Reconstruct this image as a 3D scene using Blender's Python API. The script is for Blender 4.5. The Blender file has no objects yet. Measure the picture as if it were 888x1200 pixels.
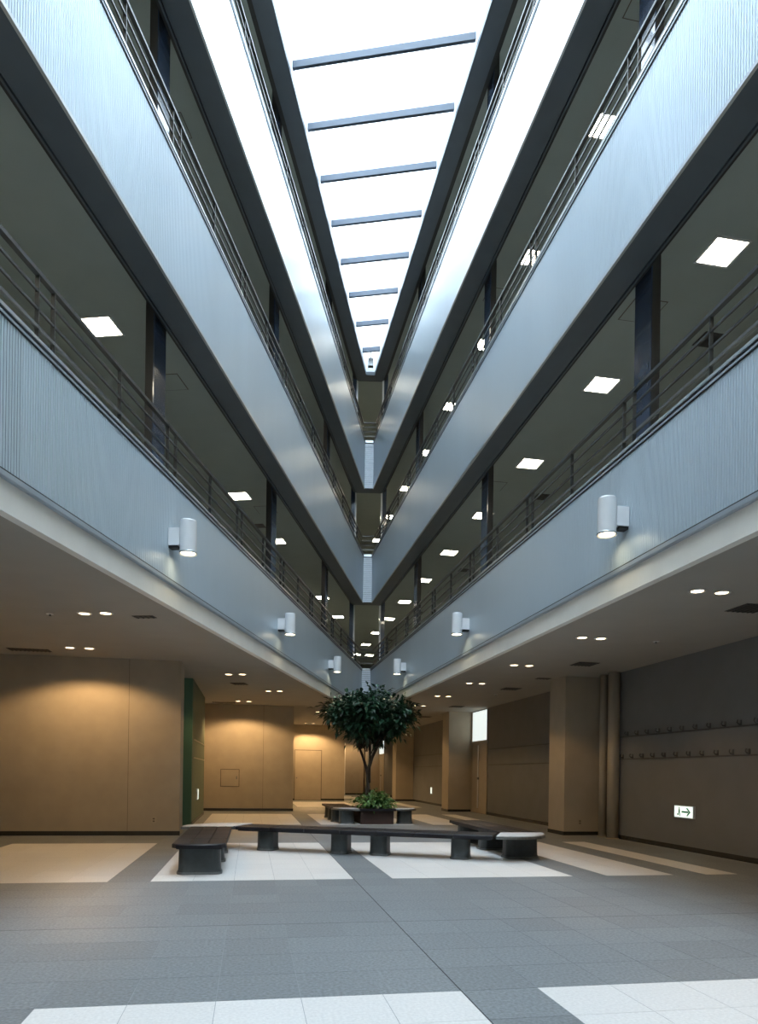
import bpy, math, random
from mathutils import Vector, Matrix
random.seed(7)
S = bpy.context.scene
COL = S.collection

# ------------------------------------------------------------------ camera
FPX, ROLL, CY, YAW, EYE = 829.6, 0.0144, 906.16, 0.1795, 1.35
cam_d = bpy.data.cameras.new('camera'); cam = bpy.data.objects.new('camera', cam_d); COL.objects.link(cam)
cam_d.sensor_fit = 'VERTICAL'; cam_d.sensor_height = 24.0; cam_d.sensor_width = 24.0
cam_d.lens = FPX / 1200 * 24.0
cam_d.shift_y = (CY - 600) / 1200
cam_d.clip_start = .05; cam_d.clip_end = 300
fwd = Vector((math.sin(YAW), math.cos(YAW), 0)); rgt = Vector((math.cos(YAW), -math.sin(YAW), 0)); upv = Vector((0, 0, 1))
cr, sr = math.cos(ROLL), math.sin(ROLL)
cx = rgt * cr + upv * sr; cyv = upv * cr - rgt * sr; cz = -fwd
cam.matrix_world = Matrix(((cx.x, cyv.x, cz.x, 0), (cx.y, cyv.y, cz.y, 0), (cx.z, cyv.z, cz.z, EYE), (0, 0, 0, 1)))
S.camera = cam

# ------------------------------------------------------------------ sky and exposure
W = bpy.data.worlds.new('overcast_sky'); S.world = W; W.use_nodes = True
bg = W.node_tree.nodes['Background']
bg.inputs['Color'].default_value = (0.80, 0.905, 1.0, 1); bg.inputs['Strength'].default_value = 8.2
S.view_settings.view_transform = 'Standard'; S.view_settings.look = 'None'
S.view_settings.gamma = 1.0; S.view_settings.use_curve_mapping = False
S.view_settings.exposure = 0.2
pd = bpy.data.lights.new('skylight_daylight_portal', 'AREA'); pd.shape = 'RECTANGLE'; pd.size = 14; pd.size_y = 34
pd.cycles.is_portal = True
po = bpy.data.objects.new('skylight_daylight_portal', pd); COL.objects.link(po); po.location = (0.0, 10, 15.86)

# ------------------------------------------------------------------ helpers
def mat(name, col, rough=.6, metal=0., noise=0., scale=8., bump=0., bscale=60., spec=.5, rnd=0., island=False, stretch=None, coat=0.):
    m = bpy.data.materials.new(name); m.use_nodes = True
    nt = m.node_tree; N = nt.nodes; L = nt.links
    b = N['Principled BSDF']
    b.inputs['Base Color'].default_value = (*col, 1); b.inputs['Roughness'].default_value = rough
    b.inputs['Metallic'].default_value = metal; b.inputs['Specular IOR Level'].default_value = spec
    b.inputs['Coat Weight'].default_value = coat
    tc = N.new('ShaderNodeTexCoord')
    vec = tc.outputs['Object']
    if rnd or island:
        geo = N.new('ShaderNodeNewGeometry'); vec = geo.outputs['Position']
    if stretch:
        mp = N.new('ShaderNodeMapping'); mp.inputs['Scale'].default_value = stretch
        L.new(vec, mp.inputs['Vector']); vec = mp.outputs['Vector']
    src = None
    if noise:
        t = N.new('ShaderNodeTexNoise'); t.inputs['Scale'].default_value = scale; t.inputs['Detail'].default_value = 6
        L.new(vec, t.inputs['Vector'])
        r = N.new('ShaderNodeMapRange'); r.inputs['From Min'].default_value = .3; r.inputs['From Max'].default_value = .7
        r.inputs['To Min'].default_value = 1 - noise; r.inputs['To Max'].default_value = 1 + noise
        L.new(t.outputs['Fac'], r.inputs['Value']); src = r.outputs['Result']
    if rnd:
        if island:
            o = geo.outputs['Random Per Island']
        else:
            oi = N.new('ShaderNodeObjectInfo'); o = oi.outputs['Random']
        r2 = N.new('ShaderNodeMapRange'); r2.inputs['To Min'].default_value = 1 - rnd; r2.inputs['To Max'].default_value = 1 + rnd
        L.new(o, r2.inputs['Value'])
        if src is None: src = r2.outputs['Result']
        else:
            mm = N.new('ShaderNodeMath'); mm.operation = 'MULTIPLY'
            L.new(src, mm.inputs[0]); L.new(r2.outputs['Result'], mm.inputs[1]); src = mm.outputs[0]
    if src is not None:
        v = N.new('ShaderNodeVectorMath'); v.operation = 'SCALE'; v.inputs[0].default_value = col
        L.new(src, v.inputs['Scale']); L.new(v.outputs[0], b.inputs['Base Color'])
    if bump:
        t2 = N.new('ShaderNodeTexNoise'); t2.inputs['Scale'].default_value = bscale; t2.inputs['Detail'].default_value = 4
        L.new(vec, t2.inputs['Vector'])
        bp = N.new('ShaderNodeBump'); bp.inputs['Strength'].default_value = bump; bp.inputs['Distance'].default_value = .01
        L.new(t2.outputs['Fac'], bp.inputs['Height']); L.new(bp.outputs['Normal'], b.inputs['Normal'])
    return m

def emit(name, col, st):
    m = bpy.data.materials.new(name); m.use_nodes = True; nt = m.node_tree
    b = nt.nodes['Principled BSDF']
    b.inputs['Base Color'].default_value = (*col, 1); b.inputs['Emission Color'].default_value = (*col, 1); b.inputs['Emission Strength'].default_value = st
    return m

M = {}
M['tile_grey'] = mat('grey_granite', (.20, .222, .235), .45, noise=.30, scale=45, rnd=.07)
M['tile_white'] = mat('white_granite', (.72, .715, .70), .42, noise=.09, scale=50, rnd=.03)
M['tile_grey_far'] = mat('grey_granite_far', (.20, .222, .235), .45, noise=.30, scale=45, rnd=.07, island=True)
M['tile_white_far'] = mat('white_granite_far', (.72, .715, .70), .42, noise=.09, scale=50, rnd=.03, island=True)
M['grout'] = mat('grout', (.33, .345, .36), .8, noise=.1)
M['grout_dark'] = mat('expansion_joint', (.03, .03, .035), .7, noise=.1)
M['beige'] = mat('beige_wall_cloth', (.40, .35, .275), .8, noise=.05, scale=3, bump=.15, bscale=220)
M['greywall'] = mat('grey_wall', (.175, .18, .185), .7, noise=.05, scale=2, bump=.1, bscale=200)
M['pillar'] = mat('pillar_paint', (.44, .385, .30), .75, noise=.04, scale=3)
M['green'] = mat('green_panel', (.10, .22, .15), .55, noise=.06, scale=3)
M['olive'] = mat('olive_panel', (.15, .19, .125), .6, noise=.06, scale=3)
M['ceil'] = mat('ceiling_board', (.38, .36, .32), .85, noise=.03, scale=2, bump=.08, bscale=150)
M['upceil'] = mat('gallery_ceiling', (.35, .41, .40), .85, noise=.03, scale=2)
M['cream'] = mat('cream_beam', (.80, .78, .72), .6, noise=.03, scale=3)
M['ribbed'] = mat('ribbed_aluminium', (.465, .55, .615), .35, .22, noise=.05, scale=.7, stretch=(1, 1, .1))
M['coping'] = mat('coping_metal', (.50, .53, .55), .3, .7, noise=.05, scale=4)
M['trim'] = mat('blue_grey_trim', (.36, .41, .46), .4, .2, noise=.05, scale=4)
M['black'] = mat('black_metal', (.012, .013, .014), .5, 0, noise=.1, scale=6)
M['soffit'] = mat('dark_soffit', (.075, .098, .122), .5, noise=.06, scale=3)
M['rail'] = mat('dark_rail', (.026, .03, .031), .38, 0., noise=.1, scale=9)
M['raillow'] = mat('grey_rail', (.12, .125, .12), .4, .4, noise=.1, scale=9)
M['post'] = mat('steel_blue_paint', (.035, .055, .095), .22, 0, noise=.06, scale=3, coat=.5)
M['whitecol'] = mat('white_glazed_tile', (.66, .72, .78), .3, noise=.04, scale=10)
M['white'] = mat('white_enamel', (.74, .76, .78), .28, 0, noise=.02, scale=8, coat=.5)
M['curb'] = mat('white_curb', (.75, .78, .80), .6, noise=.03)
M['beam'] = mat('roof_beam', (.045, .065, .095), .45, noise=.08, scale=5)
M['floor2'] = mat('gallery_floor', (.50, .48, .42), .6, noise=.05)
M['base'] = mat('dark_baseboard', (.035, .035, .033), .25, noise=.1, scale=6)
M['seat'] = mat('black_slat', (.012, .012, .016), .40, noise=.25, scale=5, stretch=(6, 1, 1), bump=.1, bscale=40, spec=.35)
M['leg'] = mat('bench_leg_paint', (.045, .055, .058), .45, noise=.12, scale=12)
M['legbase'] = mat('bench_leg_foot', (.16, .17, .17), .35, .6, noise=.1, scale=12)
M['fan'] = mat('grey_corner_plate', (.64, .66, .68), .35, 0., noise=.1, scale=14)
M['hinge'] = mat('steel_hinge', (.20, .21, .21), .35, .8, noise=.2, scale=30)
M['planter'] = mat('brown_planter', (.038, .018, .013), .6, noise=.2, scale=10)
M['soil'] = mat('soil', (.03, .02, .014), .95, noise=.3, scale=30, bump=.5, bscale=30)
M['bark'] = mat('bark', (.045, .036, .026), .85, noise=.3, scale=25, bump=.5, bscale=40)
M['leaf'] = mat('dark_leaf', (.018, .060, .030), .35, noise=.3, scale=2, rnd=.5, island=True)
M['leaf2'] = mat('fern_leaf', (.10, .21, .06), .45, noise=.3, scale=2, rnd=.5, island=True)
M['plate'] = mat('beige_plate', (.42, .37, .28), .5, noise=.03)
M['door'] = mat('grey_door', (.40, .35, .28), .5, noise=.04, scale=3)
M['steel'] = mat('bright_steel', (.62, .63, .63), .25, .9, noise=.05)
M['vent'] = mat('vent_metal', (.05, .05, .048), .6, noise=.1)
M['line'] = mat('panel_joint', (.12, .10, .08), .8, noise=.1)
M['hook'] = mat('hook_metal', (.09, .09, .088), .55, .0, noise=.1)
M['greenink'] = mat('green_print', (.02, .30, .12), .5, noise=.05)
M['square_lamp'] = emit('square_lamp_diffuser', (1.0, .90, .70), 26)
M['down_lamp'] = emit('downlight_lens', (1.0, .72, .44), 9)
M['wall_lamp'] = emit('wall_lamp_lens', (1.0, .84, .58), 9)
M['sign_lamp'] = emit('lit_sign', (.86, 1.0, .92), .9)
M['window_glow'] = emit('daylit_pane', (.75, .84, .82), .9)
# frosted skylight glass
g = bpy.data.materials.new('frosted_glass'); g.use_nodes = True; nt = g.node_tree
for n in list(nt.nodes):
    if n.type != 'OUTPUT_MATERIAL': nt.nodes.remove(n)
out = [n for n in nt.nodes if n.type == 'OUTPUT_MATERIAL'][0]
tr = nt.nodes.new('ShaderNodeBsdfTransparent'); tl = nt.nodes.new('ShaderNodeBsdfTranslucent'); mx = nt.nodes.new('ShaderNodeMixShader')
tn = nt.nodes.new('ShaderNodeTexNoise'); tn.inputs['Scale'].default_value = .6
rp = nt.nodes.new('ShaderNodeMapRange'); rp.inputs['To Min'].default_value = .25; rp.inputs['To Max'].default_value = .5
tr.inputs['Color'].default_value = (.92, .95, .97, 1); tl.inputs['Color'].default_value = (.9, .93, .95, 1)
nt.links.new(tn.outputs['Fac'], rp.inputs['Value']); nt.links.new(rp.outputs['Result'], mx.inputs[0])
nt.links.new(tr.outputs[0], mx.inputs[1]); nt.links.new(tl.outputs[0], mx.inputs[2]); nt.links.new(mx.outputs[0], out.inputs['Surface'])
M['glass'] = g

class MB:
    def __init__(s): s.v = []; s.f = []
    def add(s, vs, fs):
        n = len(s.v); s.v += [tuple(v) for v in vs]; s.f += [tuple(i + n for i in f) for f in fs]; return s
    def box(s, a, b):
        x0, y0, z0 = a; x1, y1, z1 = b
        return s.add([(x0,y0,z0),(x1,y0,z0),(x1,y1,z0),(x0,y1,z0),(x0,y0,z1),(x1,y0,z1),(x1,y1,z1),(x0,y1,z1)],
                     [(3,2,1,0),(4,5,6,7),(0,1,5,4),(1,2,6,5),(2,3,7,6),(3,0,4,7)])
    def prism(s, poly, z0, z1):                       # poly counter-clockwise in plan
        n = len(poly)
        return s.add([(p[0], p[1], z0) for p in poly] + [(p[0], p[1], z1) for p in poly],
                     [tuple(range(n-1, -1, -1)), tuple(range(n, 2*n))] + [(i, (i+1) % n, n+(i+1) % n, n+i) for i in range(n)])
    def lathe(s, prof, seg=20, sx=1., sy=1., c=(0, 0), cap=True):
        n = len(prof); vs = []
        for r, z in prof:
            for k in range(seg):
                t = 2*math.pi*k/seg; vs.append((c[0]+r*sx*math.cos(t), c[1]+r*sy*math.sin(t), z))
        fs = [(i*seg+k, i*seg+(k+1) % seg, (i+1)*seg+(k+1) % seg, (i+1)*seg+k) for i in range(n-1) for k in range(seg)]
        if cap: fs += [tuple(range(seg-1, -1, -1)), tuple(range((n-1)*seg, n*seg))]
        return s.add(vs, fs)
    def tube(s, pts, rads, seg=8):
        vs = []; n = len(pts)
        for i, p in enumerate(pts):
            p = Vector(p); d = Vector(pts[min(i+1, n-1)]) - Vector(pts[max(i-1, 0)]); d.normalize()
            a = d.orthogonal().normalized() if abs(d.z) < .95 else Vector((1, 0, 0)); a = (a - d*a.dot(d)).normalized(); b = d.cross(a)
            for k in range(seg):
                t = 2*math.pi*k/seg; vs.append(p + (a*math.cos(t)+b*math.sin(t))*rads[i])
        fs = [(i*seg+k, i*seg+(k+1) % seg, (i+1)*seg+(k+1) % seg, (i+1)*seg+k) for i in range(n-1) for k in range(seg)]
        fs += [tuple(range(seg-1, -1, -1)), tuple(range((n-1)*seg, n*seg))]
        return s.add(vs, fs)
    def mesh(s, name, material, smooth=False):
        me = bpy.data.meshes.new(name); me.from_pydata(s.v, [], s.f); me.update()
        if material: me.materials.append(M[material] if isinstance(material, str) else material)
        if smooth:
            for p in me.polygons: p.use_smooth = True
        return me
    def build(s, name, material, parent=None, loc=(0, 0, 0), rz=0., smooth=False):
        o = bpy.data.objects.new(name, s.mesh(name, material, smooth)); COL.objects.link(o)
        o.location = loc; o.rotation_euler = (0, 0, rz)
        if parent: o.parent = parent
        return o

def inst(name, me, parent=None, loc=(0, 0, 0), rz=0.):
    o = bpy.data.objects.new(name, me); COL.objects.link(o); o.location = loc; o.rotation_euler = (0, 0, rz)
    if parent: o.parent = parent
    return o
def tag(o, label, cat, group=None, kind=None):
    o['label'] = label; o['category'] = cat
    if group: o['group'] = group
    if kind: o['kind'] = kind
    return o
def thing(name, label, cat, loc=(0, 0, 0), rz=0., group=None, kind=None):
    o = bpy.data.objects.new(name, None); COL.objects.link(o); o.empty_display_size = .1
    o.location = loc; o.rotation_euler = (0, 0, rz)
    return tag(o, label, cat, group, kind)
def copy_tree(o, loc, rz=None, label=None, group=None):
    c = o.copy(); COL.objects.link(c); c.location = loc
    if rz is not None: c.rotation_euler = (0, 0, rz)
    if label: c['label'] = label
    if group: c['group'] = group
    for ch in list(o.children):
        d = ch.copy(); COL.objects.link(d); d.parent = c
        for gr in list(ch.children):
            e = gr.copy(); COL.objects.link(e); e.parent = d
    return c
def px(x, y, z):                                        # where a point falls in the 888x1200 frame (for choosing the largest tiles)
    v = Vector((x, y, z-EYE)); d = v.dot(fwd)
    if d < .3: return None
    return 444 + FPX*v.dot(cx)/d, CY - FPX*v.dot(cyv)/d, d

# ------------------------------------------------------------------ plan of the atrium
XR = 4.094                                              # plane of the balcony fronts along the hook-rail wing
AL = math.radians(17.33)
dL = Vector((math.sin(AL), math.cos(AL))); nL = Vector((-math.cos(AL), math.sin(AL)))
OL = Vector((-3.7256*math.cos(YAW), 3.7256*math.sin(YAW)))
def LP(s, off): return OL + dL*s + nL*off               # the stepped-wall wing
def RP(s, off): return Vector((XR+off, s))
e2 = (dL + Vector((0, 1))).normalized()
s_i = (XR - OL.x)/dL.x; apex = OL + dL*s_i
tB = apex.dot(e2) - .98
def sL(off): return (tB + off - OL.dot(e2) - off*nL.dot(e2))/dL.dot(e2)
def sR(off): return (tB + off - (XR+off)*e2.x)/e2.y
YB, YF, XW, XO, ROOF = -6.0, 48.0, 7.9, -14.0, 16.3
def B(off): return LP(sL(off), off)
def C(off): return RP(sR(off), off)
def A0(off): return LP((YB - OL.y - nL.y*off)/dL.y, off)
def D0(off): return RP(YB, off)
def ends(side, off):
    return {'L': (A0(off), B(off)), 'A': (B(off), C(off)), 'R': (C(off), D0(off))}[side]
def extrude(mb, prof, side):                            # prof: closed (off, z) loop
    n = len(prof); vs = []
    for k in (0, 1):
        for off, z in prof:
            p = ends(side, off)[k]; vs.append((p.x, p.y, z))
    fs = [(i, (i+1) % n, n+(i+1) % n, n+i) for i in range(n)]
    fs += [tuple(range(n-1, -1, -1)), tuple(range(n, 2*n))]
    return mb.add(vs, fs)
def rect(o0, o1, z0, z1): return [(o0, z0), (o1, z0), (o1, z1), (o0, z1)]
def ring(mb, off, z0, z1, xo=XO, xw=XW, yf=YF):         # slab around the open triangle
    a, b, c, d = A0(off), B(off), C(off), D0(off)
    mb.prism([(xo, YB), (a.x, YB), (b.x, b.y), (xo, b.y)], z0, z1)
    mb.prism([(xo, b.y), (b.x, b.y), (c.x, c.y), (xw, c.y), (xw, yf), (xo, yf)], z0, z1)
    mb.prism([(d.x, YB), (xw, YB), (xw, c.y), (c.x, c.y)], z0, z1)
    return mb

# ------------------------------------------------------------------ floor
TX, TY, X0, Y0 = .497, .5185, 1.31, 4.25
fl = thing('floor', 'grey granite tile floor with white tile panels across the atrium hall', 'floor', kind='structure')
MB().box((XO, YB, -.2), (XW+.2, YF, -.0015)).build('floor_bed', 'grout', fl)
j = MB(); j.box((X0-.001, YB, -.006), (X0+.0075, 25, -.0005)); j.box((-10, Y0+4*TY-.001, -.006), (XW-.02, Y0+4*TY+.0055, -.0005))
j.build('expansion_joint', 'grout_dark', fl)
def is_white(i, jj):
    if (jj//9) % 2 == 0: return False
    if i >= 7: return i in (7, 8, 10)
    return i % 6 != 0
gp = .0035
tile_me = {w: MB().box((gp/2, gp/2, -.02), (TX-gp/2, TY-gp/2, 0)).mesh('tile', 'tile_white' if w else 'tile_grey') for w in (0, 1)}
cells = []
for i in range(-30, 13):
    for jj in range(-19, 83):
        x, y = X0+i*TX+(.006 if i >= 0 else 0), Y0+jj*TY+(.006 if jj >= 4 else 0)
        if x+TX > XW-.03: continue
        p = px(x+TX/2, y+TY/2, 0); key = 1e9
        if p and -40 < p[0] < 930 and p[1] < 1240: key = p[2]
        cells.append((key, x, y, int(is_white(i, jj))))
cells.sort()
for key, x, y, w in cells[:298]: inst('tile', tile_me[w], fl, (x, y, 0))
far = [MB(), MB()]
for key, x, y, w in cells[298:]:
    x0, x1, y0, y1 = x+gp/2, x+TX-gp/2, y+gp/2, y+TY-gp/2
    far[w].add([(x0,y0,0),(x1,y0,0),(x1,y1,0),(x0,y1,0),(x0,y0,-.01),(x1,y0,-.01),(x1,y1,-.01),(x0,y1,-.01)],
               [(0,1,2,3),(4,5,1,0),(5,6,2,1),(6,7,3,2),(7,4,0,3)])
far[0].build('grey_tile_field', 'tile_grey_far', fl)['kind'] = 'stuff'
far[1].build('white_tile_field', 'tile_white_far', fl)['kind'] = 'stuff'

# ------------------------------------------------------------------ outer shell
def shell(name, label, m, a, b):
    return tag(MB().box(a, b).build(name, m), label, 'wall', kind='structure')
wr = shell('wall_right', 'long grey wall carrying the coat hook rails and exit sign', 'greywall', (XW, YB, -.3), (XW+.3, YF, ROOF))
shell('wall_back', 'plain wall closing the entrance end of the hall', 'beige', (XO, YB-.3, -.3), (XW+.3, YB, ROOF))
shell('wall_front', 'beige wall closing the far end of the passage', 'beige', (XO, YF, -.3), (XW+.3, YF+.3, ROOF))
shell('wall_left', 'outer beige wall of the stepped-wall wing', 'beige', (XO-.3, YB, -.3), (XO, YF, ROOF))
mb = MB(); p = [LP(-7.5, 4.0), LP(34, 4.0), LP(34, 4.2), LP(-7.5, 4.2)]; mb.prism([(q.x, max(q.y, YB)) for q in p], 4.36, ROOF)
tag(mb.build('wall_left', 'beige'), 'upper gallery wall behind the stepped-wall side balconies', 'wall', kind='structure')

# ceilings and slabs
CG = 3.62
CU = {2: 7.8, 3: 12.05, 4: 15.95}
FL = {2: 4.35, 3: 8.35, 4: 12.35}
tag(ring(MB(), .12, CG, CG+.1).build('ceiling', 'ceil'), 'low beige-grey ceiling with paired round downlights around the atrium', 'ceiling', kind='structure')
for k in (2, 3, 4):
    nm = {2: 'second', 3: 'third', 4: 'top'}[k]
    tag(ring(MB(), .40, CU[k], CU[k]+.08).build('ceiling', 'upceil'), 'grey ceiling of the %s-floor galleries' % nm, 'ceiling', kind='structure')
    tag(ring(MB(), .14, FL[k]-.12, FL[k]).build('floor', 'floor2'), 'floor slab of the %s-floor galleries' % nm, 'floor', kind='structure')
tag(ring(MB(), .02, ROOF-.2, ROOF).build('ceiling', 'soffit'), 'roof slab around the skylight opening', 'roof', kind='structure')

# balcony fronts
ZB = {1: 3.72, 2: 7.35, 3: 11.35}; ZT = {1: 4.95, 2: 8.95, 3: 12.95}
SIDE = {'L': 'stepped-wall side', 'R': 'hook-rail side', 'A': 'narrow apex'}
LEV = {1: 'lowest', 2: 'middle', 3: 'topmost'}
def ribbed(side, z0, z1, pitch=.036, amp=.009):
    p0, p1 = ends(side, 0.); d = (p1-p0); Ln = d.length; d.normalize(); n = Vector((-d.y, d.x))
    if side == 'L': n = nL
    elif side == 'R': n = Vector((1, 0))
    mb = MB(); N = int(Ln/pitch); vs = [(p0.x, p0.y, z0), (p0.x, p0.y, z1)]
    for i in range(N):
        s = i*pitch
        r = (p0 + d*s).length
        a = amp*min(1., max(0., (13.5-r)/7.5))**1.5               # the ribs flatten out towards the apex
        if a < .0002 or s < .02: continue
        for t, o in ((0, 0), (.42, 0), (.55, a), (.87, a)):
            q = p0 + d*(s+t*pitch) + n*o; vs += [(q.x, q.y, z0), (q.x, q.y, z1)]
    q = p1; vs += [(q.x, q.y, z0), (q.x, q.y, z1)]
    fs = [(2*i, 2*i+1, 2*i+3, 2*i+2) for i in range(len(vs)//2-1)]
    return mb.add(vs, fs)
for lv in (1, 2, 3):
    for side in 'LR':
        w = thing('wall_left' if side == 'L' else 'wall_right', '%s ribbed blue-grey metal balcony front on the %s' % (LEV[lv], SIDE[side]), 'balcony', kind='structure')
        zb, zt = ZB[lv], ZT[lv]
        ribbed(side, zb, zt).build('ribbed_panel', 'ribbed', w)
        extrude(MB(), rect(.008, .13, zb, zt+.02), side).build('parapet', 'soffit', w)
        extrude(MB(), rect(-.012, .0, zt, zt+.02), side).build('lower_trim', 'trim', w)
        extrude(MB(), rect(-.004, .0, zt-.016, zt), side).build('shadow_groove', 'black', w)
        extrude(MB(), rect(.0, .14, zt+.02, zt+.052), side).build('shadow_groove', 'black', w)
        extrude(MB(), [(-.014, zt+.052), (.15, zt+.052), (.15, zt+.085), (-.006, zt+.09), (-.014, zt+.08)], side).build('coping', 'coping', w)
        if lv > 1:
            extrude(MB(), [(-.012, zb-.02), (.02, zb-.02), (.02, zb+.02), (-.012, zb+.02)], side).build('bottom_edge', 'coping', w)
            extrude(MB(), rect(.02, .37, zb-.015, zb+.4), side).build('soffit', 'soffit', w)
            extrude(MB(), rect(.37, .47, zb+.02, zb+.5), side).build('shade_track', 'black', w)
            extrude(MB(), rect(.395, .42, zb-.012, zb+.02), side).build('track_lip', 'soffit', w)
        else:
            extrude(MB(), rect(-.012, .05, zb-.005, zb+.012), side).build('groove', 'black', w)
            extrude(MB(), [(-.022, zb-.045), (-.012, zb-.055), (.05, zb-.055), (.05, zb-.005), (-.022, zb-.005)], side).build('bottom_trim', 'trim', w)
            extrude(MB(), rect(.02, .11, 3.41, zb+.05), side).build('cream_beam', 'cream', w)
    # narrow pier at the apex
    w = thing('column', 'white tiled pier where the %s balcony fronts meet' % LEV[lv], 'column', kind='structure')
    extrude(MB(), rect(.012, .13, ZB[lv], ZT[lv]), 'A').build('core', 'soffit', w)
    mb = MB(); z = ZB[lv]+.01
    while z < ZT[lv]-.05:
        extrude(mb, rect(-.008, .03, z, z+.056), 'A'); z += .068
    mb.build('tile_course', 'whitecol', w)['kind'] = 'stuff'
    extrude(MB(), rect(-.02, .14, ZT[lv], ZT[lv]+.08), 'A').build('coping', 'coping', w)
    if lv > 1:
        extrude(MB(), rect(.0, .37, ZB[lv]-.015, ZB[lv]+.02), 'A').build('soffit', 'soffit', w)
        extrude(MB(), rect(.37, .47, ZB[lv]+.02, ZB[lv]+.5), 'A').build('shade_track', 'soffit', w)
    else:
        extrude(MB(), rect(.02, .11, 3.41, 3.77), 'A').build('cream_beam', 'cream', w)
# roof edge
for side in 'LRA':
    w = thing({'L': 'trim_1', 'R': 'trim_2', 'A': 'trim_3'}[side], 'dark roof edge framing the skylight on the %s' % SIDE[side], 'roof edge', kind='structure')
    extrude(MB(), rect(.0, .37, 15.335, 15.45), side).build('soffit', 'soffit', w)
    extrude(MB(), rect(.37, .47, 15.37, 15.9), side).build('shade_track', 'black', w)
    extrude(MB(), rect(.002, .05, 15.45, 16.2), side).build('curb', 'curb', w)

# ------------------------------------------------------------------ skylight
sk = thing('window_1', 'long tapering frosted glass skylight with dark cross beams', 'skylight', kind='structure')
AB = math.radians(9.57)+YAW
eb = Vector((math.sin(AB), math.cos(AB))); fb = Vector((eb.y, -eb.x))
def cut(t):                                             # ends of a cross line on the two wall planes
    # left: (OL+s dL).eb = t ; right: (XR, s).eb = t
    s = (t-OL.dot(eb))/dL.dot(eb); l = OL+dL*s
    r = Vector((XR, (t-XR*eb.x)/eb.y)); return l, r
bt = [13.83+1.385*k for k in range(-13, 8)]
for k, t in enumerate(bt):
    l0, r0 = cut(t-.035); l1, r1 = cut(t+.035)
    if min(l0.y, r0.y) < YB+.3: continue
    MB().prism([l0, r0, r1, l1], 15.60, 15.74).build('beam', 'beam', sk)
    l2, r2 = cut(t-.014); l3, r3 = cut(t+.014)
    MB().prism([l2, r2, r3, l3], 15.745, 15.80).build('glazing_bar', 'curb', sk)
ts = [t for t in bt if min(cut(t)[0].y, cut(t)[1].y) > YB+.3] + [apex.dot(eb)-1.0]
for a, b in zip(ts[:-1], ts[1:]):
    l0, r0 = cut(a+.012); l1, r1 = cut(b-.012)
    MB().prism([l0, r0, r1, l1], 15.802, 15.812).build('pane', 'glass', sk)
l0, r0 = cut(ts[0]); MB().prism([(A0(0).x, YB), (D0(0).x, YB), r0, l0], 15.802, 15.812).build('pane', 'glass', sk)

# ------------------------------------------------------------------ steel columns and railings
def obox(p, d, n, l0, l1, o0, o1, z0, z1):
    q = [p+d*l0+n*o0, p+d*l1+n*o0, p+d*l1+n*o1, p+d*l0+n*o1]
    if (q[1]-q[0]).cross(q[2]-q[1]) < 0: q.reverse()
    return MB().prism(q, z0, z1)
for lv in (2, 3, 4):
    nm = {2: 'second', 3: 'third', 4: 'top'}[lv]
    zt = {2: 7.87, 3: 12.1, 4: 15.95}[lv]
    for side, ss in (('L', [3.7, 9.42, 15.15, 20.95]), ('R', [1.7, 7.7, 13.6, 19.7])):
        for s in ss:
            P = LP(s, .5) if side == 'L' else RP(s, .5)
            rz = -AL if side == 'L' else 0
            sgn = -1 if side == 'L' else 1
            c = thing('steel_column', 'slender blue-black steel column on the %s-floor gallery, %s' % (nm, SIDE[side]), 'column', (P.x, P.y, FL[lv]), rz, 'columns of the %s-floor gallery, %s' % (nm, SIDE[side]))
            x0, x1 = sorted((0, sgn*.13))
            H = zt-FL[lv]
            xa, xb = sorted((0, sgn*.016))
            MB().box((xa, 0, 0), (xb, .36, H)).build('face_plate', 'post', c)
            xa, xb = sorted((sgn*.016, sgn*.13))
            MB().box((xa, .012, 0), (xb, .348, H)).build('shaft', 'black', c)
            MB().box((x0-.03, -.03, 0), (x1+.03, .39, .02)).build('base_plate', 'post', c)
    # slim posts flanking the apex
    for side, P in (('L', B(.42)), ('R', C(.42))):
        c = thing('steel_column', 'thin dark post with white edge at the apex of the %s floor, %s' % (nm, SIDE[side]), 'column', (P.x, P.y, FL[lv]))
        sg = -1 if side == 'L' else 1
        MB().box((-.07+sg*.05, -.07, 0), (.07+sg*.05, .07, zt-FL[lv])).build('post', 'post', c)
        xx = sorted((-sg*.02, -sg*.075)); MB().box((xx[0], -.05, 0), (xx[1], .05, zt-FL[lv])).build('edge_strip', 'white', c)
def railing(lv, side):
    zt = {2: ZT[1], 3: ZT[2], 4: ZT[3]}[lv]
    nm = {2: 'second', 3: 'third', 4: 'top'}[lv]
    r = thing('railing', 'dark metal bar railing along the %s-floor balcony on the %s' % (nm, SIDE[side]), 'railing')
    extrude(MB(), rect(.07, .12, zt+.725, zt+.76), side).build('top_rail', 'rail', r)
    for h in (.59, .43): extrude(MB(), rect(.085, .105, zt+h-.011, zt+h+.011), side).build('rail_bar', 'rail', r)
    extrude(MB(), rect(.08, .11, zt+.255, zt+.285), side).build('low_rail', 'raillow', r)
    if side == 'A': return
    if side == 'L': c0, mod, s1, d, n, F = 6.37, 2.73, sL(.1)-.1, dL, nL, LP; half = .12
    else: c0, mod, s1, d, n, F = 7.45, 2.92, sR(.1)-.1, Vector((0, 1)), Vector((1, 0)), RP; half = .11
    me = MB().box((-.02, -.006, 0), (.02, .006, .655)).mesh('post', 'rail')
    for k in range(-3, 8):
        for s in (c0+k*mod-half, c0+k*mod+half, c0+k*mod+mod/2):
            if -5 < s < s1:
                P = F(s, .1); inst('post', me, r, (P.x, P.y, zt+.08), -AL if side == 'L' else 0)
for lv in (2, 3, 4):
    for side in 'LRA': railing(lv, side)

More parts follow.
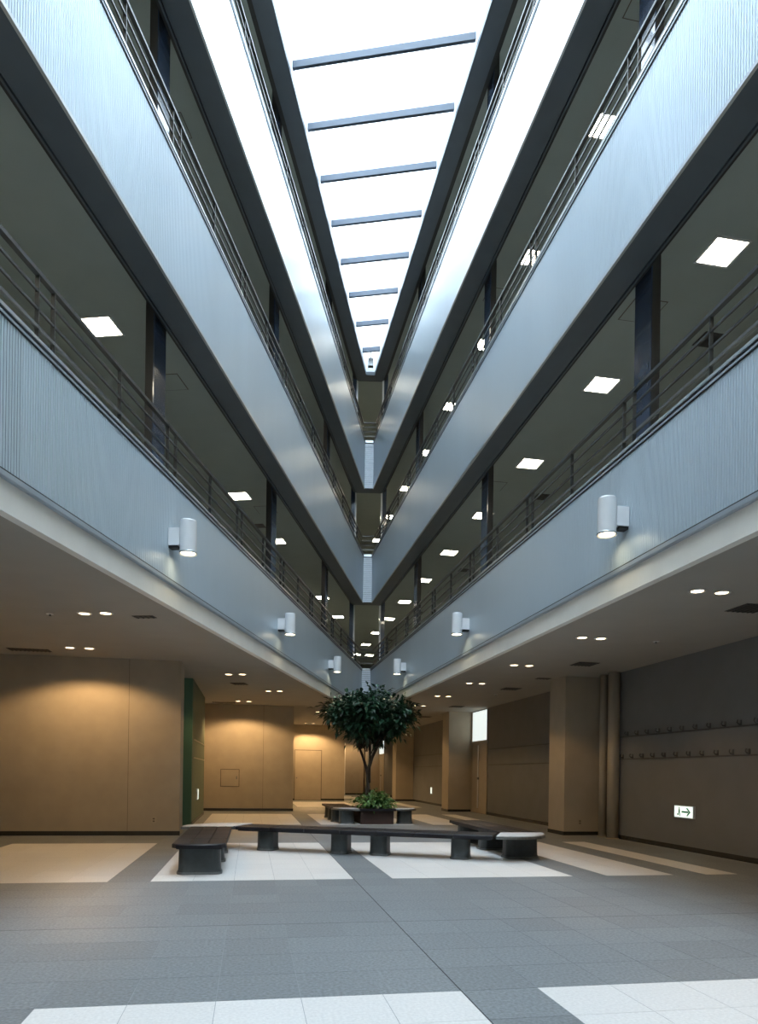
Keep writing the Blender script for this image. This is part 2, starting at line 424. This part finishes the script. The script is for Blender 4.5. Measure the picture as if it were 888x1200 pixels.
# ------------------------------------------------------------------ ground floor walls, stepped-wall side
def baseboard(name, label, a, b):
    return tag(MB().box(a, b).build(name, 'base'), label, 'baseboard', kind='structure')
H = CG-.002
nb = 0
STEP = [('first', -13.9, -1.44, 15.2, .66, -2.47), ('second', -9, 1.45, 24.55, .6, .42), ('third', -5, 4.46, 33.95, .6, None), ('fourth', 4.32, 6.95, 43.6, .6, None)]
for nm, x0, x1, y, th, seam in STEP:
    w = thing('wall_front', 'beige wall face, %s of the stepped walls lit by downlights' % nm, 'wall', kind='structure')
    if seam is None:
        MB().box((x0, y, 0), (x1, y+th, H)).build('panel', 'beige', w)
    else:
        MB().box((x0, y+.004, 0), (x1-.004, y+th, H)).build('core', 'line', w)
        MB().box((x0, y, 0), (seam-.004, y+.01, H)).build('panel', 'beige', w)
        MB().box((seam+.004, y, 0), (x1, y+.01, H)).build('panel', 'beige', w)
        MB().box((x1-.01, y+.01, 0), (x1, y+th, H)).build('end_panel', 'beige', w)
    baseboard('baseboard_front', 'dark glossy baseboard under the %s stepped wall' % nm, (x0, y-.012, 0), (x1+.012, y, .09))
# green block
w = thing('wall_left', 'green and olive panelled wall block between the stepped walls', 'wall', kind='structure')
MB().box((-6, 17.95, 0), (-1.425, 18.10, H)).build('green_panel', 'green', w)
MB().box((-6, 18.104, 0), (-1.42, 22.6, H)).build('olive_panel', 'olive', w)
for z in (1.66, 2.12): MB().box((-1.425, 18.3, z), (-1.40, 22.5, z+.03)).build('rail_strip', 'plate', w)
baseboard('baseboard_left', 'dark baseboard under the green wall block', (-1.42, 17.95, 0), (-1.408, 22.6, .08))
# recess wall beyond each block
shell('wall_left', 'beige return wall behind the second stepped wall', 'beige', (-1.7, 22.6, 0), (-1.6, 24.55, H))
shell('wall_left', 'beige return wall beside the closed flush door', 'beige', (1.2, 25.15, 0), (1.3, 33.95, H))
shell('wall_left', 'beige return wall at the far end of the passage', 'beige', (4.2, 34.55, 0), (4.3, 47.9, H))

# right side pillars
def pillar(y, lab):
    w = thing('column', lab, 'pillar', (0, 0, 0), kind='structure')
    MB().box((7.03, y, 0), (XW, y+.85, H)).build('shaft', 'pillar', w)
    MB().box((7.018, y-.012, 0), (XW, y+.862, .085)).build('skirting', 'base', w)
pillar(15.1, 'square beige pillar beside the two round pipes')
pillar(24.7, 'square beige pillar beside the door with glass transom')
pillar(34.1, 'square beige pillar beyond the small lit wall sign')
pillar(43.5, 'square beige pillar at the far end of the passage')
for (yy, rad, lab) in ((14.74, .085, 'slimmer'), (14.27, .125, 'thicker')):
    c = thing('wall_pipe', '%s of two round beige vertical pipes beside the square pillar' % lab, 'pipe', (7.80-rad*.2, yy, 0))
    MB().lathe([(rad, 0), (rad, H)], 24).build('pipe', 'pillar', c, smooth=True)
    MB().lathe([(rad+.012, 0), (rad+.012, .015), (rad, .02)], 24).build('collar', 'pillar', c)
for y0, y1, lab in ((-5.9, 15.09, 'hook-rail wall'), (15.97, 22.95, 'wall between pipes and transom door'), (25.57, 34.08, 'wall with the small lit sign'), (34.97, 42, 'far wall')):
    baseboard('baseboard_right', 'dark glossy baseboard under the %s' % lab, (XW-.012, y0, 0), (XW, y1, .09))

# doors on the hook-rail side
def transom_door(n, y0, y1, lab):
    d = thing('door_%d' % n, lab, 'door', kind='structure')
    f = XW-.03
    MB().box((f, y0, 0), (XW+.02, y0+.05, 3.6)).build('jamb', 'door', d); MB().box((f, y1-.05, 0), (XW+.02, y1, 3.6)).build('jamb', 'door', d)
    MB().box((f, y0+.05, 2.46), (XW+.02, y1-.05, 2.54)).build('transom_bar', 'door', d)
    leaf = MB().box((f+.015, y0+.055, .01), (XW+.02, y1-.055, 2.455)).build('leaf', 'door', d)
    MB().box((f-.03, y0+.86, .18), (f-.005, y0+.93, 1.18)).build('handle_bar', 'white', leaf)
    MB().box((f-.03, y0+.86, 1.26), (f-.005, y0+.93, 2.38)).build('handle_bar', 'white', leaf)
    MB().box((f-.035, y0+.85, 1.18), (f+.016, y0+.94, 1.26)).build('lock', 'hinge', leaf)
    MB().box((f+.02, y0+.05, 2.54), (XW+.02, y1-.05, 3.58)).build('transom_pane', 'window_glow', d)
transom_door(1, 22.95, 24.66, 'grey-beige door with long bar handle and bright glass transom')
transom_door(2, 41.8, 43.46, 'far door with bright glass transom at the passage end')
# flush door in the third stepped wall
d = thing('door_3', 'flush beige door in the orange-lit stepped wall', 'door', kind='structure')
yy = 33.95
MB().box((2.05, yy-.012, .02), (3.36, yy, 2.42)).build('frame', 'line', d)
lf = MB().box((2.08, yy-.02, .02), (3.33, yy-.012, 2.39)).build('leaf', 'beige', d)
MB().lathe([(.03, 0), (.03, .05)], 12).build('knob', 'hinge', lf, (2.17, yy-.045, 1.05))
d = thing('trim_4', 'pale vertical strip on the fourth stepped wall', 'trim', kind='structure')
MB().box((5.55, 43.55, 0), (5.78, 43.6, 3.2)).build('strip', 'cream', d)  # paler cream strip, slightly proud of the wall face
# hatch in the second stepped wall
d = thing('wall_hatch', 'square beige access hatch low on the second stepped wall', 'hatch', (-1.0, 24.55, .82))
MB().box((0, -.008, 0), (.63, -.001, .60)).build('frame', 'line', d)
MB().box((.02, -.016, .02), (.61, -.008, .58)).build('door', 'beige', d)
MB().box((.52, -.022, .26), (.56, -.016, .36)).build('latch', 'hinge', d)
# outlets
def outlet(x, y, z, rz, lab):
    o = thing('wall_outlet', lab, 'outlet', (x, y, z), rz)
    MB().box((-.05, -.008, -.06), (.05, -.0005, .06)).build('plate', 'plate', o)
    for zz in (-.025, .025): MB().box((-.02, -.011, zz-.014), (.02, -.008, zz+.014)).build('socket', 'line', o)
outlet(-1.95, 15.2, .32, 0, 'beige outlet plate low on the first stepped wall')
outlet(7.42, 15.1, .30, 0, 'beige outlet plate low on the pillar by the pipes')

# coat hook rails
hk = MB().tube([(0, 0, .02), (-.05, 0, .02), (-.075, 0, .05), (-.06, 0, .09)], [.012]*4, 6)
hk.box((-.012, -.018, -.02), (0, .018, .09)); hk_me = hk.mesh('hook', 'hook')
for z, yo, lab in ((2.22, 14.29, 'upper'), (1.74, 14.08, 'lower')):
    r = thing('coat_hook_rail', '%s dark coat hook rail on the grey wall near the pipes' % lab, 'hook rail', (XW, 0, z))
    MB().box((-.018, 8.3, -.025), (-.001, 14.45, .0)).build('rail', 'hook', r)
    for k in range(15): inst('hook', hk_me, r, (-.002, yo-.393*k, 0))
for z, lab in ((2.22, 'upper'), (1.70, 'lower')):
    for y0, y1, wh in ((16.1, 22.8, 'between pillar and transom door'), (26, 33.9, 'on the wall with the small lit sign')):
        r = thing('coat_hook_rail', '%s thin dark rail strip %s' % (lab, wh), 'hook rail', (XW, y0, z))
        MB().box((-.018, 0, -.025), (-.001, y1-y0, 0)).build('rail', 'hook', r)

# exit sign: arrow pointing along the wall
s = thing('exit_sign', 'lit white exit sign with green arrow low on the hook-rail wall', 'sign', (XW, 11.83, .72), 0)
MB().box((-.05, -.30, -.115), (-.001, .28, .115)).build('housing', 'white', s)
MB().box((-.056, -.285, -.10), (-.05, .265, .10)).build('lit_face', 'sign_lamp', s)
ar = MB()
for y0, y1, z0, z1 in ((-.16, .04, -.016, .016),): ar.box((-.059, y0, z0), (-.0565, y1, z1))
ar.add([(-.0575, -.235, 0), (-.0575, -.14, .075), (-.0575, -.095, .075), (-.0575, -.175, 0), (-.0575, -.095, -.075), (-.0575, -.14, -.075)], [(0, 1, 2, 3), (0, 3, 4, 5)])
ar.build('arrow', 'greenink', s)
mn = MB(); mn.box((-.059, .09, -.03), (-.0565, .135, .045)); mn.box((-.059, .085, -.08), (-.0565, .105, -.03)); mn.box((-.059, .125, -.065), (-.0565, .175, -.035)); mn.box((-.059, .095, .05), (-.0565, .125, .08))
mn.build('running_figure', 'greenink', s)
def small_sign(loc, sx, lab):
    s = thing('emergency_sign', lab, 'sign', loc)
    x0, x1 = sorted((sx*.001, sx*.04)); MB().box((x0, -.12, -.15), (x1, .12, .15)).build('housing', 'white', s)
    x0, x1 = sorted((sx*.04, sx*.045)); MB().box((x0, -.105, -.135), (x1, .105, .135)).build('lit_face', 'sign_lamp', s)
small_sign((XW, 30.35, .62), -1, 'small lit emergency sign on the wall between two square pillars')
small_sign((-1.42, 19.6, .72), 1, 'small lit emergency sign on the olive wall panel')

# ------------------------------------------------------------------ lamps
def spot(parent, z, energy, col, ang, blend=.6, rad=.05, tilt=None):
    l = bpy.data.lights.new('lamp', 'SPOT'); l.energy = energy; l.color = col; l.spot_size = math.radians(ang); l.spot_blend = blend; l.shadow_soft_size = rad
    o = bpy.data.objects.new('lamp', l); COL.objects.link(o); o.parent = parent; o.location = (0, 0, z)
    if tilt: o.rotation_euler = tilt
    return o
WARM = (1.0, .625, .285)
ring_me = MB().lathe([(.075, -.002), (.095, -.012), (.105, -.008), (.105, 0.0)], 24, cap=False).mesh('trim_ring', 'white', True)
lens_me = MB().lathe([(.072, -.004), (.072, -.001)], 24).mesh('lens', 'down_lamp')
def downlight(x, y, lab, grp, e=30, ang=122, bl=.25):
    t = thing('downlight', lab, 'downlight', (x, y, CG), 0, grp)
    inst('trim_ring', ring_me, t); inst('lens', lens_me, t); spot(t, -.03, e, WARM, ang, bl, .04)
for k in range(-2, 11):
    for dx in (5.31, 5.64): downlight(dx, 7.78+3.04*k, 'round warm downlight in the ceiling along the hook-rail wall', 'downlights along the hook-rail wall')
for s in (4.0, 7.1, 10.18, 16.5, 19.85, 26.5, 30.0):
    for o in (1.54, 1.87):
        P = LP(s, o); downlight(P.x, P.y, 'round warm downlight in the ceiling beside the balcony of the stepped-wall side', 'downlights beside the stepped-wall balcony')
for nm, x, y in (('first', -3.36, 14.08), ('second', -.43, 23.35), ('third', 2.49, 32.9), ('fourth', 5.62, 42.4)):  # the fourth pair is added to brighten the far wall and its pale strip
    for dx in (0, .345): downlight(x+dx, y, 'round warm downlight close in front of the %s stepped wall' % nm, 'wall washing downlights at the %s stepped wall' % nm, {'first': 78, 'second': 105, 'third': 150, 'fourth': 60}[nm], 142, .3)

sq_f = MB()
for a, b in (((-.235, -.235, -.012), (.235, -.205, 0)), ((-.235, .205, -.012), (.235, .235, 0)), ((-.235, -.205, -.012), (-.205, .205, 0)), ((.205, -.205, -.012), (.235, .205, 0))): sq_f.box(a, b)
sq_fm = sq_f.mesh('frame', 'white'); sq_dm = MB().box((-.205, -.205, -.008), (.205, .205, -.001)).mesh('diffuser', 'square_lamp')
for lv in (2, 3, 4):
    nm = {2: 'second', 3: 'third', 4: 'top'}[lv]
    for side in 'RL':
        pts = [(RP(7.8+3.03*k, 1.5), 0) for k in range(-2, 11)] if side == 'R' else [(LP(s, 1.66), -AL) for s in (0.7, 3.85, 7.0, 10.18, 16.5, 19.74, 26.08, 29.28)]
        for P, rz in pts:
            t = thing('ceiling_light', 'square glowing ceiling light in the %s-floor gallery on the %s' % (nm, SIDE[side]), 'ceiling light', (P.x, P.y, CU[lv]), rz, '%s-floor square lights, %s' % (nm, SIDE[side]))
            inst('frame', sq_fm, t); inst('diffuser', sq_dm, t)
t = None
for (x, y) in ((6.3, 38.2), ):
    t = thing('ceiling_light', 'square glowing ceiling light of the second floor beyond the apex', 'ceiling light', (x, y, CU[2]))
    inst('frame', sq_fm, t); inst('diffuser', sq_dm, t)

# cylinder wall lamps
for side, ss in (('L', [8.87, 13.98, 19.07]), ('R', [7.3, 13.12, 18.76])):
    ordn = ['nearest the entrance end', 'in the middle of the row', 'nearest the apex pier']
    for k, s in enumerate(ss):
        F = LP if side == 'L' else RP
        P = F(s, -.235); d = dL if side == 'L' else Vector((0, 1)); n = nL if side == 'L' else Vector((1, 0))
        rz = math.atan2(n.y, n.x)
        t = thing('wall_lamp', 'white cylinder wall lamp on the lowest balcony, %s, %s' % (SIDE[side], ['first from the entrance', 'middle of three', 'by the apex pier'][k]), 'wall lamp', (P.x, P.y, 4.03), rz, 'cylinder wall lamps, %s' % SIDE[side])
        MB().lathe([(.098, .02), (.102, .035), (.102, .40), (.095, .415), (.06, .42)], 28).build('shade', 'white', t, smooth=False)
        MB().lathe([(.108, 0), (.112, .008), (.112, .022), (.104, .03)], 28, cap=False).build('bottom_ring', 'coping', t, smooth=True)
        MB().lathe([(.085, .012), (.085, .018)], 24).build('lens', 'wall_lamp', t)
        MB().box((.09, -.065, .10), (.232, .065, .315)).build('bracket', 'white', t)
        MB().box((.12, -.05, .07), (.232, .05, .10)).build('wiring_box', 'black', t)
        spot(t, .005, 7, (1.0, .88, .55), 165, 1.0, .08)

# ------------------------------------------------------------------ ceiling fittings
def vent(x, y, z, w, l, lab, rz=0., grp=None):
    t = thing('air_vent', lab, 'vent', (x, y, z), rz, grp)
    MB().box((-w/2, -l/2, -.006), (w/2, l/2, -.001)).build('frame', 'vent', t)
    n = max(3, int(w/.07)); me = MB().box((-.012, -l/2+.02, -.016), (.012, l/2-.02, -.006)).mesh('slat', 'vent')
    for k in range(n): inst('slat', me, t, (-w/2+w*(k+.5)/n, 0, 0))
for x, y in ((6.52, 8.4), (6.62, 13.35), (6.70, 17.7), (6.76, 22.86), (6.8, 27.35)):
    vent(x, y, CG, .45, .45, 'square dark air vent in the ceiling near the hook-rail wall', 0, 'air vents near the hook-rail wall')
vent(-4.2, 14.55, CG, .75, .28, 'long dark air vent close to the first stepped wall')
vent(-.9, 23.95, CG, .75, .22, 'long dark air vent close to the second stepped wall')
vent(-.32, 18.7, CG, .38, .38, 'small dark air vent beside the green wall block', -AL)
vent(-1.58, 10.95, CG, .32, .16, 'small dark slotted grille beside the paired downlights', -AL)
vent(6.70, 15.6, CG, .34, .2, 'small slotted grille near the pillar with pipes')
for lv in (2, 3):
    for k in range(5):
        vent(6.55, 9.4+3.03*k*2, CU[lv], .34, .34, 'dark air vent in the %s-floor gallery ceiling' % {2: 'second', 3: 'third'}[lv], 0, 'gallery air vents, %s floor' % {2: 'second', 3: 'third'}[lv])
    x = LP(18.5, 1.8); vent(x.x, x.y, CU[lv], .3, .3, 'dark vent in the %s-floor gallery ceiling on the stepped-wall side' % {2: 'second', 3: 'third'}[lv], -AL)
    for P, rz, sd in ((RP(9.0, 1.15), 0, 'R'), (RP(15.1, 1.15), 0, 'R'), (LP(11.7, 1.3), -AL, 'L'), (LP(17.4, 1.3), -AL, 'L')):
        h = thing('ceiling_hatch', 'flush square access hatch in the %s-floor gallery ceiling on the %s' % ({2: 'second', 3: 'third'}[lv], SIDE[sd]), 'hatch', (P.x, P.y, CU[lv]), rz, '%s-floor gallery ceiling hatches, %s' % ({2: 'second', 3: 'third'}[lv], SIDE[sd]))
        MB().box((-.24, -.24, -.004), (.24, .24, -.001)).build('frame', 'line', h)
        MB().box((-.225, -.225, -.008), (.225, .225, -.004)).build('panel', 'upceil', h)
for x, y, lab in ((6.64, 10.83, 'small round sprinkler head in the ceiling near the hook rails'), (-2.93, 11.1, 'small round sprinkler head in the ceiling of the stepped-wall side'), (6.79, 19.1, 'small round sprinkler head near the second square pillar')):
    t = thing('sprinkler', lab, 'sprinkler', (x, y, CG))
    MB().lathe([(.05, -.006), (.055, -.001)], 16).build('flange', 'white', t)
    MB().lathe([(.012, -.035), (.03, -.030), (.012, -.026), (.012, -.006)], 12).build('head', 'hinge', t)
# small box fitting hanging at the skylight's narrow end
P = apex - e2*1.55
t = thing('speaker_box', 'small brown box fitting hung below the narrow end of the skylight', 'fitting', (P.x, P.y, 15.3), -AL/2)
MB().box((-.09, -.08, 0), (.09, .08, .26)).build('housing', 'hinge', t)
MB().lathe([(.05, -.09), (.06, -.08)], 14).build('lens', 'black', t, (0, 0, .09))
MB().tube([(0, 0, .26), (0, 0, .505)], [.018, .018], 8).build('hanger', 'hinge', t)

# ------------------------------------------------------------------ benches
SH, TH, WD = .41, .055, .68
def stad(w, l, n=7):                                     # stadium footprint, w across, l along y
    r = min(w, l)*.32; pts = []
    for cxn, cyn, a0 in ((w/2-r, l/2-r, 0), (-w/2+r, l/2-r, 90), (-w/2+r, -l/2+r, 180), (w/2-r, -l/2+r, 270)):
        for k in range(n):
            t = math.radians(a0+90*k/(n-1)); pts.append((cxn+r*math.cos(t), cyn+r*math.sin(t)))
    return pts
def leg_meshes(w=.54, l=.33):
    base = stad(w, l); n = len(base); mb = MB(); lv = [(1.05, .03), (1.015, .05), (1.0, .09), (.98, .355)]
    for sc, z in lv: mb.v += [(x*sc, y*sc, z) for x, y in base]
    for q in range(len(lv)-1): mb.f += [(q*n+i, q*n+(i+1) % n, (q+1)*n+(i+1) % n, (q+1)*n+i) for i in range(n)]
    mb.f += [tuple(range(n-1, -1, -1)), tuple(range((len(lv)-1)*n, len(lv)*n))]
    ft = MB().prism([(x*1.08, y*1.08) for x, y in base], 0, .03)
    return mb.mesh('leg', 'leg'), ft.mesh('foot_ring', 'legbase')
LEG, FOOT = leg_meshes()
LEG2, FOOT2 = leg_meshes(.37, .29)
def bench(label, x, y, rz, length, legs, nose=False, seg=.665, lw=None):
    """local frame: x across 0..WD, y along 0..length"""
    b = thing('bench', label, 'bench', (x, y, 0), rz)
    n = max(1, round(length/seg)); sl = length/n; pw = WD/3
    me = MB()
    me.v = [(.003, .004, SH-TH), (pw-.003, .004, SH-TH), (pw-.003, sl-.004, SH-TH), (.003, sl-.004, SH-TH),
            (.003, .004, SH-.01), (pw-.003, .004, SH-.01), (pw-.003, sl-.004, SH-.01), (.003, sl-.004, SH-.01),
            (.010, .012, SH), (pw-.010, .012, SH), (pw-.010, sl-.012, SH), (.010, sl-.012, SH)]
    me.f = [(3, 2, 1, 0), (8, 9, 10, 11)] + [(i, (i+1) % 4, 4+(i+1) % 4, 4+i) for i in range(4)] + [(4+i, 4+(i+1) % 4, 8+(i+1) % 4, 8+i) for i in range(4)]
    pm = me.mesh('seat_plank', 'seat')
    for i in range(n):
        for k in range(3): inst('seat_plank', pm, b, (k*pw, i*sl, 0))
    MB().box((.05, .03, SH-TH-.022), (WD-.05, length-.03, SH-TH+.004)).build('seat_frame', 'black', b)
    if nose:
        pts = [(0, 0)]
        for k in range(13):
            t = k/12; xx = WD*t; yy = -.10*(1-(2*t-1)**2) - .05*min(1, min(t, 1-t)/.09)
            pts.append((xx, yy))
        pts.append((WD, 0))
        pts = pts[1:]; poly = [(0, -.004)] + [(q[0], q[1]-.004) for q in pts[1:-1]] + [(WD, -.004)]
        mb = MB(); m = len(poly)
        for ins, z in ((0, SH-TH), (0, SH-.012), (.012, SH)):
            mb.v += [(min(max(q[0], ins), WD-ins), q[1]+(ins if q[1] < -.02 else 0), z) for q in poly]
        for q in range(2): mb.f += [(q*m+i, q*m+(i+1) % m, (q+1)*m+(i+1) % m, (q+1)*m+i) for i in range(m)]
        mb.f += [tuple(range(m-1, -1, -1)), tuple(range(2*m, 3*m))]
        mb.build('end_cap', 'seat', b)
    for ly in legs:
        l = inst('leg', (lw or (LEG, FOOT))[0], b, (WD/2, ly, 0)); inst('foot_ring', (lw or (LEG, FOOT))[1], l)
    return b
def fan(b, piv, a0, a1, r0=.0, r=.70):
    """grey corner plate, sector about piv (bench-local), with a row of steel knuckles at the hub"""
    pts = [piv] if r0 == 0 else []
    for k in range(13):
        t = math.radians(a0+(a1-a0)*k/12); pts.append((piv[0]+r*math.cos(t), piv[1]+r*math.sin(t)))
    if (Vector(pts[1])-Vector(pts[0])).cross(Vector(pts[3])-Vector(pts[1])) < 0: pts.reverse()
    pl = MB().prism(pts, SH-.05, SH-.012).build('corner_plate', 'hinge', b)
    rim = [(q[0], q[1]) for q in pts]
    MB().prism([(piv[0]+(q[0]-piv[0])*.97, piv[1]+(q[1]-piv[1])*.97) for q in pts], SH-.012, SH+.002).build('tread', 'fan', pl)
    kn = MB().lathe([(.03, SH-.06), (.03, SH-.006), (.022, SH)], 12).mesh('knuckle', 'hinge')
    am = math.radians((a0+a1)/2)
    for k in range(5):
        t = math.radians(a0+(a1-a0)*(k+.5)/5); inst('knuckle', kn, pl, (piv[0]+.1*math.cos(t), piv[1]+.1*math.sin(t), 0))
T2 = math.radians(-25.3)
u2 = Vector((math.cos(T2), math.sin(T2))); v2 = Vector((-u2.y, u2.x))          # along / towards the back edge
piv1 = Vector((-.30, 12.32))
L2 = 4.36
b1 = bench('black slatted bench with a rounded free end, part of the zigzag bench row', -.30-WD, 9.42, 0, 2.84, (.20, 1.45, 2.60), nose=True)
fan(b1, (WD, 2.90), 180, 64.7, r=.84)
c0 = piv1 + u2*.06
# bench 2: local y along u2, local x from the front edge to the back edge -> mirrored frame, so start from the far end
e0 = c0 + u2*L2
b2 = bench('long black slatted bench on four oval legs, middle of the zigzag bench row', e0.x, e0.y, math.atan2(-u2.y, -u2.x)-math.pi/2, L2, (.55, 1.89, 2.57, 3.90), lw=(LEG2, FOOT2))
piv2 = e0 + v2*WD + u2*.05
b3 = bench('black slatted bench ending in a light grey corner plate beside the hook-rail side', piv2.x, piv2.y+.03, 0, 3.0, (-.02, 1.25, 2.55))
fan(b3, (0, -.03), -115.3, 0, r=.72)
# bench and planter round the tree
bench('dark bench running back from the tree planter', 2.14, 19.05, 0, 2.4, (.35, 1.2, 2.1))
pl = thing('tree_planter', 'brown planter box with dark ledge and grey corner plates under the tree', 'planter', (3.3, 18.4, 0))
bx = MB().box((-.43, 0, 0), (.45, 1.5, .355)); bx.build('box', 'planter', pl)
rim = MB()
for a, b in (((-.47, -.12, .355), (.49, .22, .41)), ((-.47, 1.3, .355), (.49, 1.54, .41)), ((-.47, .22, .355), (-.30, 1.3, .41)), ((.32, .22, .355), (.49, 1.3, .41))): rim.box(a, b)
rim.build('ledge', 'seat', pl)
MB().box((-.30, .22, .355), (.32, 1.3, .385)).build('soil', 'soil', pl)
for cxx, a0, a1 in ((-.475, 180, 270), (.495, 270, 360)):
    pts = [(cxx, .55)] + [(cxx+.68*math.cos(math.radians(a0+90*k/12)), .55+.68*math.sin(math.radians(a0+90*k/12))) for k in range(13)]
    f = MB().prism(pts, SH-.05, SH-.008).build('corner_plate', 'hinge', pl)
    MB().prism([(cxx+(q[0]-cxx)*.9+(.02 if a0 > 200 else -.02), .53+(q[1]-.55)*.9) for q in pts], SH-.008, SH+.004).build('tread', 'fan', f)
    l = inst('leg', LEG, pl, (cxx+(-.30 if a0 < 200 else .30), .27, 0)); l.scale = (.72, 1, 1)
    inst('foot_ring', FOOT, l)

# ------------------------------------------------------------------ tree
tr = thing('indoor_tree', 'leafy dark green indoor tree with forked trunk in the brown planter', 'tree', (3.16, 19.05, .385))
rng = random.Random(11)
stems = [([(0, 0, -.02), (.02, .01, .35), (-.01, 0, .75), (.0, .02, 1.05), (.10, .0, 1.4), (.28, .05, 1.75), (.45, .1, 2.15)], [.075, .06, .055, .055, .045, .036, .022]),
         ([(-.05, .03, -.02), (-.05, .02, .4), (.0, .04, .8), (-.05, .03, 1.1), (-.16, .05, 1.45), (-.32, .0, 1.8), (-.5, -.05, 2.15)], [.05, .045, .042, .04, .036, .03, .02]),
         ([(.03, -.04, .7), (.02, -.06, 1.15), (.03, -.08, 1.6), (.0, -.12, 2.1), (-.02, -.1, 2.6)], [.036, .036, .032, .026, .016])]
for pts, r in stems: MB().tube(pts, r, 10).build('trunk', 'bark', tr, smooth=True)
tips = []
for k in range(34):
    a = rng.random()*2*math.pi; rr = .32+.70*math.sqrt(rng.random()); z = 1.55+1.55*rng.random()
    top = 3.2-.5*(rr/1.05)**2; lo = 1.65+.8*(rr/1.05)**1.5
    z = lo+(top-lo)*rng.random()
    end = Vector((rr*math.cos(a), rr*math.sin(a)*.95, z))
    st = Vector((end.x*.22, end.y*.22, 1.25+.35*(z-1.4)))
    mid = (st+end)/2+Vector((0, 0, .10))
    MB().tube([st, mid, end], [.018, .012, .006], 6).build('branch', 'bark', tr)
    tips.append(end)
    tips.append(mid+Vector((rng.uniform(-.1, .1), rng.uniform(-.1, .1), .15)))
def leaf(mb, p, d, up, ln, w):
    sd = d.cross(up).normalized()*w; a = p; b = p+d*ln*.45; c = p+d*ln-Vector((0, 0, ln*.18))
    mb.add([a, b+sd+Vector((0, 0, .012)), c, b-sd+Vector((0, 0, .012)), b], [(0, 4, 1), (4, 2, 1), (0, 3, 4), (4, 3, 2)])
mb = MB()
def spray(mb, c, n, rad, ln, wd):
    for _ in range(n):
        o = Vector((rng.gauss(0, 1), rng.gauss(0, 1), rng.gauss(0, .7)))*rad*.55
        d = (o+Vector((rng.uniform(-.5, .5), rng.uniform(-.5, .5), rng.uniform(-.5, .2)))*rad).normalized()
        up = (Vector((rng.uniform(-.5, .5), rng.uniform(-.5, .5), 1))).normalized()
        leaf(mb, c+o, d, up, ln*rng.uniform(.7, 1.25), wd*rng.uniform(.7, 1.2))
for t in tips: spray(mb, t, 60, .30, .19, .045)
for k in range(95):                                     # clumps that fill the dome
    a = rng.random()*2*math.pi; rr = 1.03*math.sqrt(rng.random()); z = 1.75+1.4*rng.random()
    top = 3.24-.5*(rr/1.05)**2; lo = 1.7+.8*(rr/1.05)**1.5
    z = lo+(top-lo)*rng.random()**.8
    spray(mb, Vector((rr*math.cos(a), rr*math.sin(a), z)), 34, .24, .19, .045)
mb.build('crown', 'leaf', tr)['kind'] = 'stuff'
us = thing('undergrowth', 'bright green low foliage filling the planter round the trunk', 'plant', (3.3, 18.95, .385), kind='stuff')
mb = MB()
for k in range(60):
    x, y = rng.uniform(-.34, .42), rng.uniform(-.42, .5)
    h = .34*max(.15, 1-(x/.62)**2)
    spray(mb, Vector((x, y, .05+h*rng.random())), 20, .14, .12, .042)
for k in range(26):
    x, y = rng.uniform(-.28, .28), rng.uniform(-.4, .5)
    mb.tube([(x, y, -.005), (x*1.2, y*1.15, .12), (x*1.5, y*1.3, .24)], [.005, .004, .003], 4)
mb.build('foliage', 'leaf2', us)['kind'] = 'stuff'
